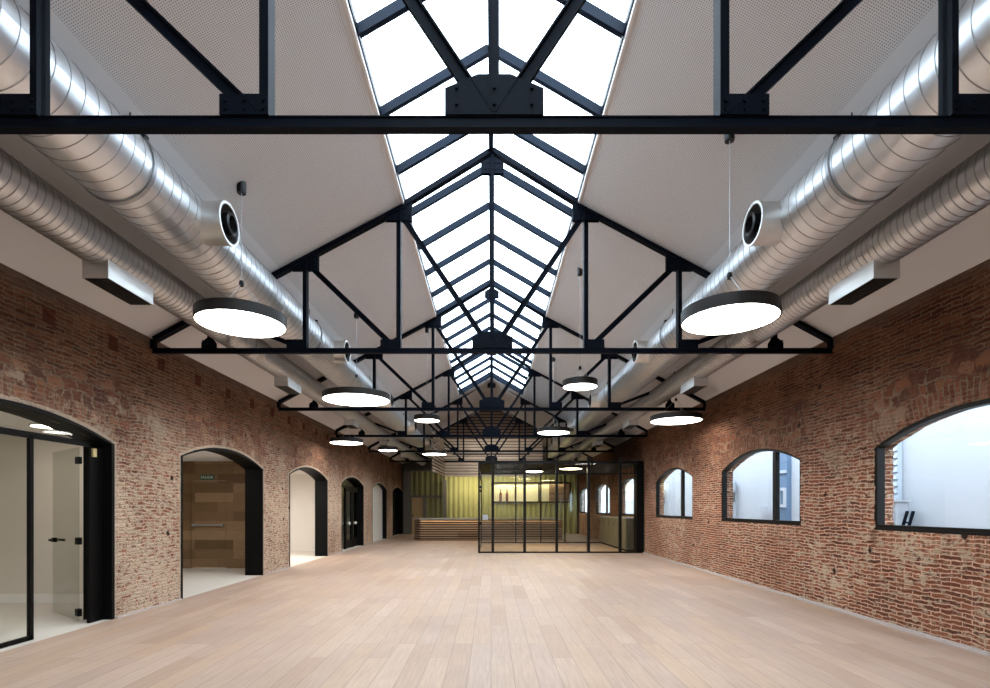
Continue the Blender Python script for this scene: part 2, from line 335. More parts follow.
# ------------------------------------------------------------------ mesh builder
class MB:
    def __init__(s): s.v = []; s.f = []
    def add(s, vs, fs):
        b = len(s.v); s.v += [tuple(p) for p in vs]; s.f += [tuple(b + i for i in f) for f in fs]; return s
    def box(s, x0, x1, y0, y1, z0, z1):
        return s.add([(x0,y0,z0),(x1,y0,z0),(x1,y1,z0),(x0,y1,z0),(x0,y0,z1),(x1,y0,z1),(x1,y1,z1),(x0,y1,z1)],
                     [(0,3,2,1),(4,5,6,7),(0,1,5,4),(1,2,6,5),(2,3,7,6),(3,0,4,7)])
    def prism(s, poly, a, b, axis='y'):
        n = len(poly)
        def P(p, t): return {'y': (p[0], t, p[1]), 'x': (t, p[0], p[1]), 'z': (p[0], p[1], t)}[axis]
        vs = [P(p, a) for p in poly] + [P(p, b) for p in poly]
        fs = [tuple(range(n)), tuple(range(2*n-1, n-1, -1))] + [(i, i+n, (i+1) % n + n, (i+1) % n) for i in range(n)]
        return s.add(vs, fs)
    def bar(s, p0, p1, w, d, up):          # w along 'up' (perpendicularised), d across
        p0 = Vector(p0); p1 = Vector(p1); t = (p1 - p0).normalized(); up = Vector(up)
        u = (up - t * up.dot(t)).normalized(); r = t.cross(u)
        c = [(-w/2, -d/2), (w/2, -d/2), (w/2, d/2), (-w/2, d/2)]
        vs = [p0 + u*a + r*b for a, b in c] + [p1 + u*a + r*b for a, b in c]
        return s.add(vs, [(0,1,2,3),(7,6,5,4),(0,4,5,1),(1,5,6,2),(2,6,7,3),(3,7,4,0)])
    def tee(s, p0, p1, w, fl, up, th=0.012, st=0.034):   # double-angle section: stem in the truss plane, flange across
        p0 = Vector(p0); p1 = Vector(p1); t = (p1 - p0).normalized(); up = Vector(up)
        u = (up - t * up.dot(t)).normalized()
        s.bar(p0, p1, w, st, u)
        o = u * (w/2 - th/2)
        s.bar(p0 + o, p1 + o, th, fl, u); return s
    def tube(s, pts, r, n=8, cap=True):
        pts = [Vector(p) for p in pts]; rings = []
        for i, p in enumerate(pts):
            t = (pts[min(i+1, len(pts)-1)] - pts[max(i-1, 0)]).normalized()
            a = Vector((0,0,1)) if abs(t.z) < 0.9 else Vector((1,0,0))
            u = t.cross(a).normalized(); w = t.cross(u)
            rr = r[i] if isinstance(r, (list, tuple)) else r
            rings.append([p + u*rr*math.cos(2*PI*k/n) + w*rr*math.sin(2*PI*k/n) for k in range(n)])
        vs = [v for ring in rings for v in ring]; fs = []
        for i in range(len(pts)-1):
            for k in range(n):
                fs.append((i*n+k, i*n+(k+1) % n, (i+1)*n+(k+1) % n, (i+1)*n+k))
        if cap: fs += [tuple(range(n-1, -1, -1)), tuple((len(pts)-1)*n+k for k in range(n))]
        return s.add(vs, fs)
    def lathe(s, prof, o, ax, n=48):        # prof: (radius, distance along ax)
        o = Vector(o); ax = Vector(ax).normalized()
        a = Vector((0,0,1)) if abs(ax.z) < 0.9 else Vector((1,0,0))
        u = ax.cross(a).normalized(); w = ax.cross(u); vs = []; fs = []
        for r, t in prof:
            vs += [o + ax*t + (u*math.cos(2*PI*k/n) + w*math.sin(2*PI*k/n))*max(r, 1e-4) for k in range(n)]
        for i in range(len(prof)-1):
            for k in range(n): fs.append((i*n+k, i*n+(k+1) % n, (i+1)*n+(k+1) % n, (i+1)*n+k))
        return s.add(vs, fs)
    def build(s, name, mat, parent=None, smooth=False, bevel=0.0, origin=None):
        me = bpy.data.meshes.new(name)
        o = Vector(origin) if origin is not None else (parent_world(parent) if parent else Vector((0,0,0)))
        me.from_pydata([Vector(v) - o for v in s.v], [], s.f)
        bm = bmesh.new(); bm.from_mesh(me); bmesh.ops.recalc_face_normals(bm, faces=bm.faces[:])
        if bevel:
            bmesh.ops.bevel(bm, geom=[e for e in bm.edges if len(e.link_faces) == 2 and e.calc_face_angle(0) > 0.6], offset=bevel, segments=1, affect='EDGES')
        if smooth:
            for f in bm.faces: f.smooth = True
            for e in bm.edges:
                if len(e.link_faces) == 2 and e.calc_face_angle(0) > 0.6: e.smooth = False
        bm.to_mesh(me); bm.free()
        me.materials.append(mat)
        ob = bpy.data.objects.new(name, me); COL.objects.link(ob)
        if parent: ob.parent = parent
        else: ob.location = o
        return ob
WORLD = {}
def parent_world(p):
    v = Vector(p.location)
    while p.parent: p = p.parent; v += Vector(p.location)
    return v
def tag(o, label=None, cat=None, group=None, kind=None):
    if label: o['label'] = label
    if cat: o['category'] = cat
    if group: o['group'] = group
    if kind: o['kind'] = kind
    return o
def empty(name, loc, label=None, cat=None, group=None, kind=None):
    o = bpy.data.objects.new(name, None); COL.objects.link(o); o.location = loc
    o.empty_display_size = 0.2
    return tag(o, label, cat, group, kind)
def children(o): return [c for c in bpy.data.objects if c.parent == o]
KIDS = {}
def copy_tree(o, parent=None):
    c = o.copy(); COL.objects.link(c)
    if parent is not None: c.parent = parent
    for ch in children(o): copy_tree(ch, c)
    return c

# ------------------------------------------------------------------ camera
F = 525.0
cam = bpy.data.cameras.new('camera'); co = bpy.data.objects.new('camera', cam); COL.objects.link(co)
cam.sensor_fit = 'HORIZONTAL'; cam.sensor_width = 36; cam.lens = F / 990 * 36
cam.shift_x = 4 / 990; cam.shift_y = (508 - 344) / 990
co.location = (0, 0, CH); co.rotation_euler = (PI/2, 0, 0); cam.clip_end = 200
S.camera = co

# ------------------------------------------------------------------ setting
def struct(mb, name, mat, label, cat, **k):
    return tag(mb.build(name, mat, **k), label, cat, kind='structure')

struct(MB().box(-XW, XW, Y0, Y1, -0.2, 0), 'floor', M['floor'], 'pale pinkish oak plank floor running down the long hall', 'floor')
struct(MB().box(-10.2, -XW, Y0, Y1, -0.2, 0.0), 'floor_side_rooms', M['pale_floor'], 'pale smooth floor seen through the arched doorways', 'floor')
struct(MB().box(5.5, 16, Y0, 40, -0.5, -0.3), 'ground', M['trimg'], 'grey courtyard paving outside the arched windows', 'ground')

def arch(yc, hw, spring, rise, n=22):
    R = (hw*hw + rise*rise) / (2*rise); zc = spring + rise - R
    a = math.asin(hw / R)
    return [(yc + R*math.sin(t), zc + R*math.cos(t)) for t in [-a + 2*a*i/n for i in range(n+1)]]
def opening(yc, hw, bottom, spring, rise, rag=0.0):
    pts = [(yc + hw, bottom), (yc - hw, bottom)] if not rag else []
    A = arch(yc, hw, spring, rise)
    if not rag: return [(yc - hw, bottom)] + A + [(yc + hw, bottom)]
    rnd = random.Random(int(yc*100))
    L = []; z = bottom
    while z < spring - 0.05:
        h = 0.051*rnd.choice((1, 1, 2)); j = rnd.uniform(-rag, rag*0.35)
        z2 = min(z + h, spring)
        L += [(yc - hw + -j, z), (yc - hw + -j, z2 - 0.012)]
        z = z2
    Rr = []; z = spring
    while z > bottom + 0.05:
        h = 0.051*rnd.choice((1, 1, 2)); j = rnd.uniform(-rag, rag*0.35)
        z2 = max(z - h, bottom)
        Rr += [(yc + hw + j, z), (yc + hw + j, z2 + 0.012)]
        z = z2
    A = [(p[0], p[1] + rnd.uniform(-0.010, 0.008)) for p in A]
    return [(yc - hw, bottom)] + L + A + Rr + [(yc + hw, bottom)]
def curve_wall(name, loops, x0, x1, mat, label):
    cu = bpy.data.curves.new('tmp', 'CURVE'); cu.dimensions = '2D'; cu.fill_mode = 'BOTH'; cu.extrude = abs(x1 - x0)/2
    for lp in loops:
        sp = cu.splines.new('POLY'); sp.points.add(len(lp)-1); sp.use_cyclic_u = True
        for p, q in zip(sp.points, lp): p.co = (q[0], q[1], 0, 1)
    ob = bpy.data.objects.new('tmp', cu); COL.objects.link(ob)
    dg = bpy.context.evaluated_depsgraph_get()
    me = bpy.data.meshes.new_from_object(ob.evaluated_get(dg))
    bpy.data.objects.remove(ob); bpy.data.curves.remove(cu)
    xc = (x0 + x1)/2
    for v in me.vertices: u, w, t = v.co; v.co = (xc + t, u, w)
    bm = bmesh.new(); bm.from_mesh(me); bmesh.ops.remove_doubles(bm, verts=bm.verts[:], dist=1e-5)
    bmesh.ops.recalc_face_normals(bm, faces=bm.faces[:]); bm.to_mesh(me); bm.free()
    me.materials.clear(); me.materials.append(mat); me.name = name
    o = bpy.data.objects.new(name, me); COL.objects.link(o)
    return tag(o, label, 'wall', kind='structure')

DC = [5.55 + BAY*k for k in range(-1, 6)]       # centres of the openings
DHW, DSP, DRI = 1.56, 2.36, 0.28
WHW, WSI, WSP, WRI = 1.50, 1.21, 2.30, 0.33
WOF = -0.05
WTR = 0.26
WT = 0.33
# left wall outline goes down and round each doorway, as the doorways reach the floor
out = [(Y0, 0.0)]
for c in DC:
    out += [(p[0], max(p[1], 0.0)) for p in opening(c, DHW, 0.0, DSP, DRI, 0.016)]
out += [(Y1, 0.0), (Y1, 4.2), (Y0, 4.2)]
curve_wall('wall_left', [out], -XW - WT, -XW, M['brick_l'], 'old brick wall pierced by tall arched doorways')
loops = [[(Y0, -0.3), (Y1, -0.3), (Y1, 4.2), (Y0, 4.2)]]
for c in DC: loops.append(list(reversed(opening(c + WOF, WHW, WSI, WSP, WRI, 0.022))))
curve_wall('wall_right', loops, XW, XW + WTR, M['brick_r'], 'old brick wall pierced by wide low arched windows')

# ceiling slopes
for sgn, nm, lb in ((-1, 'ceiling', 'grey perforated sloping ceiling above the doorway side'), (1, 'ceiling', 'grey perforated sloping ceiling above the window side')):
    poly = [(sgn*XS, zroof(XS)), (sgn*(XW + 0.5), zroof(XW + 0.5)), (sgn*(XW + 0.5), zroof(XW + 0.5) + 0.22), (sgn*XS, zroof(XS) + 0.22)]
    struct(MB().prism(poly, Y0, Y1, 'y'), nm, M['ceil'], lb, 'ceiling')
YSK = 21.2
struct(MB().prism([(-XS, zroof(XS)), (0, zroof(0)), (XS, zroof(XS)), (XS, zroof(XS)+0.22), (0, zroof(0)+0.22), (-XS, zroof(XS)+0.22)], YSK, Y1, 'y'),
       'ceiling', M['ceil'], 'solid grey ridge ceiling beyond the far end of the skylight', 'ceiling')
for sgn, lb in ((-1, 'thin white trim edging the skylight on the doorway side'), (1, 'thin white trim edging the skylight on the window side')):
    b = MB().prism([(sgn*(XS-0.012), zroof(XS)-0.015), (sgn*(XS+0.012), zroof(XS)-0.021), (sgn*XS, zroof(XS)+0.05), (sgn*(XS-0.012), zroof(XS)+0.05)], Y0, YSK, 'y')
    struct(b, 'trim_1' if sgn < 0 else 'trim_2', M['trimw'], lb, 'trim')
struct(MB().box(-XW, XW, Y0-0.2, Y0, 0, 7.2), 'wall_front', M['white'], 'plain white end wall behind the viewer', 'wall')
struct(MB().box(-10.2, XW+0.4, Y1, Y1+0.2, 0, 7.2), 'wall_back', M['greyp'], 'dark end wall behind the green sheeting', 'wall')
struct(MB().box(XW-0.07, XW, Y0, 17.4, 0, 0.03), 'trim_3', M['trimg'], 'low grey strip where the window wall meets the floor', 'trim')
n = 4
edges = [Y0] + [e for c in DC for e in (c-DHW-0.02, c+DHW+0.02)] + [Y1]
PIER = ['beside the viewer, out of shot', 'on the near side of the nearest doorway', 'between the glazed doorway and the walnut doorway', 'between the walnut doorway and the bright white doorway',
        'just before the black doors with white knobs', 'just past the black doors with white knobs', 'between the narrow white doorway and the last dark doorway', 'past the last dark doorway']
for (a, b), wh in zip(zip(edges[0::2], edges[1::2]), PIER):
    struct(MB().box(-XW, -XW+0.03, a, b, 0, 0.022), 'trim_%d' % n, M['trimg'], 'thin pale floor strip along the brick pier ' + wh, 'trim'); n += 1

# ------------------------------------------------------------------ skylight
sk = empty('window_1', (0, 0, zroof(XS)), 'long ridge skylight of pitched glass panes between dark steel rafters', 'skylight', kind='structure')
zr = 0.13
MB().bar((0, Y0, zsky(0)+0.01), (0, YSK, zsky(0)+0.01), 0.10, 0.07, (0,0,1)).build('ridge_beam', M['sky_steel'], sk)
for s in (-1, 1):
    MB().bar((s*(XS-0.013), Y0, zsky(XS)+0.02), (s*(XS-0.013), YSK, zsky(XS)+0.02), 0.06, 0.026, (0,0,1)).build('edge_beam', M['sky_steel'], sk)
ys = [5.08 + 1.05*k for k in range(-10, 16)]
for y in ys:
    for s in (-1, 1):
        MB().bar((s*(XS-0.02), y, zsky(XS)+0.005), (s*0.02, y, zsky(0)-0.005), 0.10, 0.06, (0,0,1)).build('rafter', M['sky_steel'], sk)
yy = [Y0] + ys + [YSK]
for a, b in zip(yy[:-1], yy[1:]):
    for s in (-1, 1):
        p = [(s*(XS-0.002), zsky(XS)+0.062), (0, zsky(0)+0.062), (0, zsky(0)+0.075), (s*(XS-0.002), zsky(XS)+0.075)]
        MB().prism(p, a+0.002, b-0.002, 'y').build('pane', M['skyglass'], sk)
MB().bar((-XS, YSK-0.03, zsky(XS)+0.0), (0, YSK-0.03, zsky(0)+0.0), 0.12, 0.05, (0,0,1)).bar((XS, YSK-0.03, zsky(XS)+0.0), (0, YSK-0.03, zsky(0)+0.0), 0.12, 0.05, (0,0,1)).build('end_frame', M['sky_steel'], sk)

# ------------------------------------------------------------------ trusses
ZC = 3.85
TY = [3.22 + BAY*k for k in range(6)]
def make_truss():
    t = empty('roof_truss', (0, 0, ZC))
    st = M['steel']; UP = (0, 0, 1)
    b = MB(); b.bar((-XW+0.02, 0, ZC), (XW-0.02, 0, ZC), 0.066, 0.035, UP)
    b.bar((-XW+0.02, 0, ZC-0.030), (XW-0.02, 0, ZC-0.030), 0.012, 0.064, UP); b.bar((-XW+0.02, 0, ZC+0.036), (XW-0.02, 0, ZC+0.036), 0.008, 0.05, UP)
    b.build('bottom_chord', st, t)
    for s in (-1, 1):
        b = MB(); b.tee((s*(XW-0.03), 0, zroof(XW)-0.03), (s*XS, 0, zroof(XS)-0.03), 0.09, 0.11, (0,0,-1)).tee((s*(XS+0.03), 0, zroof(XS+0.03)-0.01), (0, 0, zsky(0)+0.0), 0.09, 0.11, (0,0,-1)); b.build('top_chord', st, t)
        MB().box(s*(XW-0.03)-0.03, s*(XW-0.03)+0.03, -0.04, 0.04, ZC+0.03, zroof(XW)-0.03).build('end_post', st, t)
    MB().bar((0.0, 0, ZC+0.035), (0.0, 0, zsky(0)+0.0), 0.06, 0.05, (1,0,0)).bar((-0.032, 0, ZC+0.035), (-0.032, 0, zroof(0)-0.08), 0.008, 0.08, (1,0,0)).build('king_post', st, t)
    nodes = [0, 1.40, 2.80, 4.225]
    for s in (-1, 1):
        for x in nodes[1:]:
            MB().tee((s*x, 0, ZC+0.03), (s*x, 0, zroof(x)-0.06), 0.07, 0.10, (s*-1,0,0)).build('post', st, t)
        for x0, x1 in zip(nodes[:-1], nodes[1:]):
            q = 0.05 if x0 else 0.03
            MB().tee((s*(x0+q), 0, ZC+0.04), (s*(x1-0.02), 0, zroof(x1)-0.10), 0.075 if x0 < 2.5 else 0.06, 0.075, (0,0,1)).build('diagonal', st, t)
    th = 0.007
    def plate(poly):
        g = MB().prism(poly, -0.034, -0.020, 'y').prism(poly, 0.020, 0.034, 'y')
        xs_ = sorted(p[0] for p in poly); zs_ = sorted(p[1] for p in poly)
        for fx in (0.12, 0.5, 0.88):
            for fz in (0.25, 0.65):
                bx_ = xs_[0] + (xs_[-1]-xs_[0])*fx; bz_ = zs_[0] + (zs_[-1]-zs_[0])*fz
                g.prism([(bx_+0.011*math.cos(PI/3*q), bz_+0.011*math.sin(PI/3*q)) for q in range(6)], -0.046, -0.03, 'y')
        g.build('gusset_plate', st, t)
    plate([(-0.30, ZC+0.04), (0.30, ZC+0.04), (0.30, ZC+0.20), (0.10, ZC+0.285), (-0.10, ZC+0.285), (-0.30, ZC+0.20)])
    for s in (-1, 1): plate([(s*0.03, zroof(0)-0.02), (s*0.17, zroof(0.17)-0.02), (s*0.17, zroof(0)-0.26), (s*0.03, zroof(0)-0.26)])
    for s in (-1, 1):
        for x in (1.40, 2.80):
            plate([(s*(x-0.03), ZC+0.04), (s*(x+0.27), ZC+0.04), (s*(x+0.27), ZC+0.165), (s*(x-0.03), ZC+0.165)])
        plate([(s*4.14, ZC+0.04), (s*4.34, ZC+0.04), (s*4.34, ZC+0.12), (s*4.24, ZC+0.2), (s*4.20, ZC+0.2), (s*4.14, ZC+0.12)])
        for x in nodes[1:]:
            w = 0.20 if x < 4 else 0.13
            plate([(s*(x-w), zroof(x-w)-0.04), (s*(x+w), zroof(x+w)-0.04), (s*(x+w), zroof(x)-0.22), (s*(x-w), zroof(x)-0.22)])
    return t
TL = ['first black steel roof truss, its bottom chord crossing in front of the nearest skylight panes',
      'second black steel roof truss from the viewer, right behind the two biggest hanging lamps',
      'third black steel roof truss from the viewer, next one behind the second truss',
      'fourth black steel roof truss from the viewer, in front of the glass room',
      'fifth black steel roof truss from the viewer, at the far end of the skylight',
      'sixth and last black steel roof truss, right in front of the slatted wood gable']
proto = make_truss()
trusses = []
for i, y in enumerate(TY):
    o = proto if i == 0 else copy_tree(proto)
    o.location = (0.02, y, ZC); tag(o, TL[i], 'roof truss', 'black steel roof trusses'); trusses.append(o)

# ------------------------------------------------------------------ ducts
def helix_tube(xc, zc, r, y0, y1, pitch, ridge, rw, n=56):
    body = MB(); seam = MB()
    m = int((y1 - y0)/pitch)
    vs, fs = [], []
    def ring(off, rr): return [(xc + rr*math.cos(2*PI*k/n), y0 + off + pitch*k/n, zc + rr*math.sin(2*PI*k/n)) for k in range(n+1)]
    for i in range(m):
        for a, b, ra, rb, tgt in ((0, pitch-rw, r, r, body), (pitch-rw, pitch-rw*0.8, r, r+ridge, seam), (pitch-rw*0.8, pitch-rw*0.2, r+ridge, r+ridge, seam), (pitch-rw*0.2, pitch, r+ridge, r, seam)):
            A = ring(i*pitch + a, ra); B = ring(i*pitch + b, rb); base = len(tgt.v)
            tgt.v += A + B; k1 = n + 1
            tgt.f += [(base+k, base+k+1, base+k1+k+1, base+k1+k) for k in range(n)]
    return body, seam
BX, BZ, BR = 3.35, CH + 3.075, 0.338
SX, SZ, SR = 3.95, CH + 2.644, 0.203
for s, side in ((-1, 'doorway'), (1, 'window')):
    d = empty('ventilation_duct', (s*BX, 0, BZ), 'thick shiny spiral air duct with jet nozzles, under the ceiling on the %s side' % side, 'air duct', 'thick spiral air ducts')
    body, seam = helix_tube(s*BX, BZ, BR, Y0+0.05, 30.2, 0.135, 0.004, 0.008)
    body.build('tube', M['duct'], d, smooth=True); seam.build('seam', M['seam'], d, smooth=True)
    for k in range(-1, 6):
        y = 4.7 + BAY*k
        b = MB().lathe([(BR+0.004, -0.02), (BR+0.016, -0.02), (BR+0.016, 0.02), (BR+0.004, 0.02)], (s*BX, y, BZ), (0,1,0), 56)
        c = b.build('clamp', M['seam'], d, smooth=True)
        px = BX - 0.12
        MB().tube([(s*px, y, BZ+0.30), (s*px, y, zroof(px))], 0.006, 6).build('hanger_rod', M['blackp'], c)
        MB().box(s*(BX-BR*0.72)-0.025, s*(BX-BR*0.72)+0.025, y-0.03, y+0.03, BZ+BR*0.69, BZ+BR*0.69+0.03).build('bolt_lug', M['blackp'], c)
        y = 5.66 + BAY*k
        if k > 4: continue
        ax = (-s, 0, 0.0); o0 = (s*(BX-0.20), y, BZ-0.015)
        nz = MB().lathe([(0.212, 0.0), (0.212, 0.315), (0.222, 0.315), (0.222, 0.335), (0.196, 0.335), (0.196, 0.26)], o0, ax, 44).build('jet_nozzle', M['galv'], d, smooth=True)
        MB().lathe([(0.195, 0.27), (0.193, 0.325), (0.165, 0.300), (0.11, 0.23), (0.115, 0.36), (0.085, 0.37), (0.06, 0.25), (0.0, 0.24)], o0, ax, 36).build('nozzle_insert', M['blackp'], nz, smooth=True)
    d = empty('ventilation_duct', (s*SX, 0, SZ), 'thin dull spiral air duct with flat outlet boxes, close above the %s wall' % side, 'air duct', 'thin spiral air ducts')
    body, seam = helix_tube(s*SX, SZ, SR, Y0+0.05, 30.2, 0.078, 0.005, 0.010, 40)
    body.build('tube', M['duct2'], d, smooth=True); seam.build('seam', M['seam'], d, smooth=True)
    for k in range(-1, 5):
        ya, yb = 5.24 + BAY*k, 5.94 + BAY*k
        zb = CH + 2.297; xa, xb = s*SX-0.13, s*SX+0.13
        bx = MB().box(xa, xb, ya, yb, zb, SZ-0.12).build('outlet_box', M['galv'], d)
        g = MB().box(xa+0.008, xb-0.008, ya+0.012, yb-0.012, zb-0.004, zb+0.002)
        for j in range(1, 6):
            xx = xa + (xb-xa)*j/6
            g.box(xx-0.004, xx+0.004, ya+0.02, yb-0.02, zb-0.010, zb-0.004)
        g.build('grille', M['blackp'], bx)
    for k in range(-1, 5):
        y = 8.4 + BAY*k
        MB().lathe([(SR+0.004, -0.015), (SR+0.012, -0.015), (SR+0.012, 0.015), (SR+0.004, 0.015)], (s*SX, y, SZ), (0,1,0), 40).build('clamp', M['seam'], d, smooth=True)

# ------------------------------------------------------------------ pendant lamps
def pendant(px, pw, y, h, label):
    # px, pw: image column and face width; y: depth; h: height of the luminous face over the eye
    x = (px - 491) / F * y
    r = pw / F * y / 2
    z = CH + h; zt = zroof(x)
    t = empty('pendant_lamp', (x, y, z), label, 'lamp', 'round flat pendant lamps')
    H = 0.125
    MB().lathe([(r-0.012, 0.004), (r-0.012, 0.0), (r, 0.0), (r, H-0.006), (r-0.006, H), (0.0, H)], (x, y, z), (0,0,1), 64).build('drum', M['lampbody'], t, smooth=True)
    MB().lathe([(r-0.013, 0.006), (r*0.5, 0.006), (0.0, 0.006)], (x, y, z), (0,0,1), 64).build('diffuser', M['lampface'], t)
    zk = z + H + 0.36 * min(1, r/0.5)
    cab = MB(); cab.tube([(x, y, zk), (x, y, zt-0.02)], 0.004, 6); cb = cab.build('cable', M['wire'], t)
    MB().lathe([(0, -0.035), (0.022, -0.035), (0.028, 0.0), (0.022, 0.03), (0, 0.03)], (x, y, zk), (0,0,1), 16).build('cable_gripper', M['blackp'], cb, smooth=True)
    MB().lathe([(0, -0.105), (0.048, -0.105), (0.05, -0.10), (0.05, 0.04), (0, 0.04)], (x, y, zt), (0,0,1), 24).build('ceiling_canopy', M['blackp'], t, smooth=True)
    for k in range(3):
        a = 2*PI*k/3 + 0.5
        MB().tube([(x, y, zk), (x + 0.72*r*math.cos(a), y + 0.72*r*math.sin(a), z + H)], 0.0028, 5).build('suspension_wire', M['wire'], t)
    pts = [(x + 0.02 + 0.10*math.sin(PI*i/10), y, zk - (zk - z - H)*i/10) for i in range(11)]
    MB().tube(pts, 0.0035, 6).build('power_lead', M['wire'], t, smooth=True)
    return t, x, y, z, r
PL = [pendant(241.5, 84.7, 6.05, 2.11, 'biggest looking round pendant on the doorway side, hanging before the second truss'),
      pendant(729.5, 91.7, 5.48, 1.955, 'biggest looking round pendant on the window side, hanging before the second truss'),
      pendant(356.5, 65.9, 10.35, 2.12, 'second large round pendant on the doorway side, between second and third trusses'),
      pendant(676.0, 49.6, 11.85, 1.96, 'wide round pendant hanging close to the brick window wall by the third truss'),
      pendant(580.0, 34.6, 9.65, 2.22, 'small round pendant on the window side of the ridge, behind the second truss'),
      pendant(427.0, 26.0, 12.9, 2.14, 'small round pendant on the doorway side of the ridge, behind the third truss'),
      pendant(553.5, 32.5, 15.05, 2.15, 'round pendant on the window side of the ridge, before the fourth truss'),
      pendant(346.5, 32.5, 15.4, 1.90, 'round pendant hanging close to the brick doorway wall before the fourth truss'),
      pendant(388.0, 19.1, 18.95, 2.07, 'smallest round pendant, hanging far back near the doorway wall'),
      pendant(434.5, 24.2, 20.9, 2.13, 'round pendant hanging before the slatted canopy over the bar')]

# ------------------------------------------------------------------ windows on the right wall
def profile_frame(yc, hw, bottom, spring, rise, w, x0, x1):
    O = [(yc-hw, bottom)] + arch(yc, hw, spring, rise) + [(yc+hw, bottom)]
    hi = hw - w
    I = [(yc-hi, bottom+w)] + arch(yc, hi, spring-0.01, rise-w*0.6) + [(yc+hi, bottom+w)]
    n = len(O); vs = [(x0, p[0], p[1]) for p in O] + [(x0, p[0], p[1]) for p in I] + [(x1, p[0], p[1]) for p in O] + [(x1, p[0], p[1]) for p in I]
    fs = []
    for i in range(n):
        j = (i+1) % n
        fs += [(i, j, n+j, n+i), (2*n+i, 3*n+i, 3*n+j, 2*n+j), (i, 2*n+i, 2*n+j, j), (n+i, n+j, 3*n+j, 3*n+i)]
    return MB().add(vs, fs), I
WLAB = {1: 'nearest and largest looking arched window, one undivided pane cut by the picture edge', 2: 'middle arched window with one mullion, in the brick window wall',
        3: 'third arched window with one mullion, just before the glass room', 4: 'arched window seen through the front glass of the glass room',
        5: 'arched window behind the glass room, fifth along the brick wall', 6: 'last arched window, beside the green back wall', 0: 'arched window in the brick wall beside the viewer, out of shot'}
for k, c in enumerate([q + WOF for q in DC]):
    w = empty('window_%d' % (k+2), (XW+0.08, c, WSI), WLAB[k], 'window', 'arched windows', 'structure')
    fr, I = profile_frame(c, WHW+0.015, WSI, WSP, WRI, 0.072, XW+0.012, XW+0.11)
    fr.build('window_frame', M['frame'], w)
    pb = MB().prism(I, XW+0.085, XW+0.093, 'x'); pb.build('pane', M['winglass'], w)
    if k != 1:
        R = (WHW**2 + WRI**2)/(2*WRI); 
        MB().box(XW+0.045, XW+0.12, c-0.60-0.05, c-0.60+0.05, WSI+0.06, WSP+WRI-0.11).build('mullion', M['frame'], w)
    MB().box(XW+0.002, XW+0.14, c-WHW+0.01, c+WHW-0.01, WSI-0.004, WSI+0.03).build('sill', M['frame'], w)

# courtyard beyond the windows
struct(MB().box(8.2, 8.4, 2, 40, -0.3, 8.5), 'wall_courtyard', M['outwhite'], 'white rendered courtyard wall outside the windows', 'wall')
sd = MB()
for i in range(34):
    z = -0.3 + 0.14*i
    sd.prism([(8.06, z), (8.19, z), (8.19, z+0.14), (8.10, z+0.14)], 10.45, 12.8, 'y')
tag(sd.build('siding_panel', M['siding'], origin=(8.1, 11.6, -0.3)), 'pale blue horizontal siding on the courtyard wall outside the nearest window', 'siding')
wn = empty('exterior_hatch', (8.02, 10.77, 1.68), 'small dark window in pale siding above the louvred outdoor unit', 'window')
MB().box(7.98, 8.06, 10.62, 10.98, 1.66, 2.06).build('hatch_frame', M['unit'], wn)
MB().box(7.965, 7.985, 10.66, 10.94, 1.70, 2.02).build('hatch_pane', M['darkpane'], wn)
un = empty('outdoor_unit', (7.88, 10.4, -0.3), 'white louvred outdoor unit standing against the pale siding', 'air conditioner')
MB().box(7.75, 8.0, 10.05, 10.75, 0.4, 1.62).build('casing', M['unit'], un, bevel=0.01)
lv = MB()
for i in range(9): lv.prism([(7.72, 0.55+0.11*i), (7.755, 0.58+0.11*i), (7.755, 0.60+0.11*i), (7.72, 0.58+0.11*i)], 10.1, 10.7, 'y')
lv.build('louvres', M['siding'], un)
MB().box(7.78, 7.98, 10.1, 10.2, -0.3, 0.4).box(7.78, 7.98, 10.6, 10.7, -0.3, 0.4).build('stand', M['unit'], un)
MB().box(7.72, 8.02, 10.0, 10.78, 1.62, 1.66).build('lid', M['unit'], un)
lad = empty('leaning_ladder', (7.7, 9.5, -0.3), 'dark metal frame leaning beside the louvred outdoor unit', 'ladder')
for yy_ in (9.72, 9.86):
    MB().bar((7.3, yy_, -0.3), (7.9, yy_+0.1, 1.44), 0.05, 0.03, (0,1,0)).build('rail', M['steel'], lad)
for i in range(6):
    t = (i+0.7)/6.5
    MB().bar((7.3+0.6*t, 9.72+0.1*t, -0.3+1.74*t), (7.3+0.6*t, 9.86+0.1*t, -0.3+1.74*t), 0.03, 0.02, (0,0,1)).build('rung', M['steel'], lad)
bl = empty('blue_facade', (8.1, 14.8, -0.3), 'blue grey cladding with a white window, seen through the middle arched window', 'facade')
MB().box(8.08, 8.2, 14.33, 15.02, -0.3, 4.6).build('cladding', M['bluewall'], bl)
MB().box(8.04, 8.10, 14.33, 15.02, 2.46, 2.54).build('string_course', M['siding'], bl)
fw = MB().box(8.03, 8.09, 14.36, 14.98, 1.52, 1.60).box(8.03, 8.09, 14.36, 14.98, 1.98, 2.06).box(8.03, 8.09, 14.36, 14.44, 1.6, 1.98).box(8.03, 8.09, 14.63, 14.70, 1.6, 1.98).box(8.03, 8.09, 14.91, 14.98, 1.6, 1.98)
fwo = fw.build('facade_window', M['outwhite'], bl)
MB().box(8.07, 8.085, 14.44, 14.91, 1.6, 1.98).build('facade_pane', M['bluewall'], fwo)
MB().box(7.9, 8.1, 15.36, 15.8, 1.45, 1.53).build('ledge', M['outwhite'], bl)
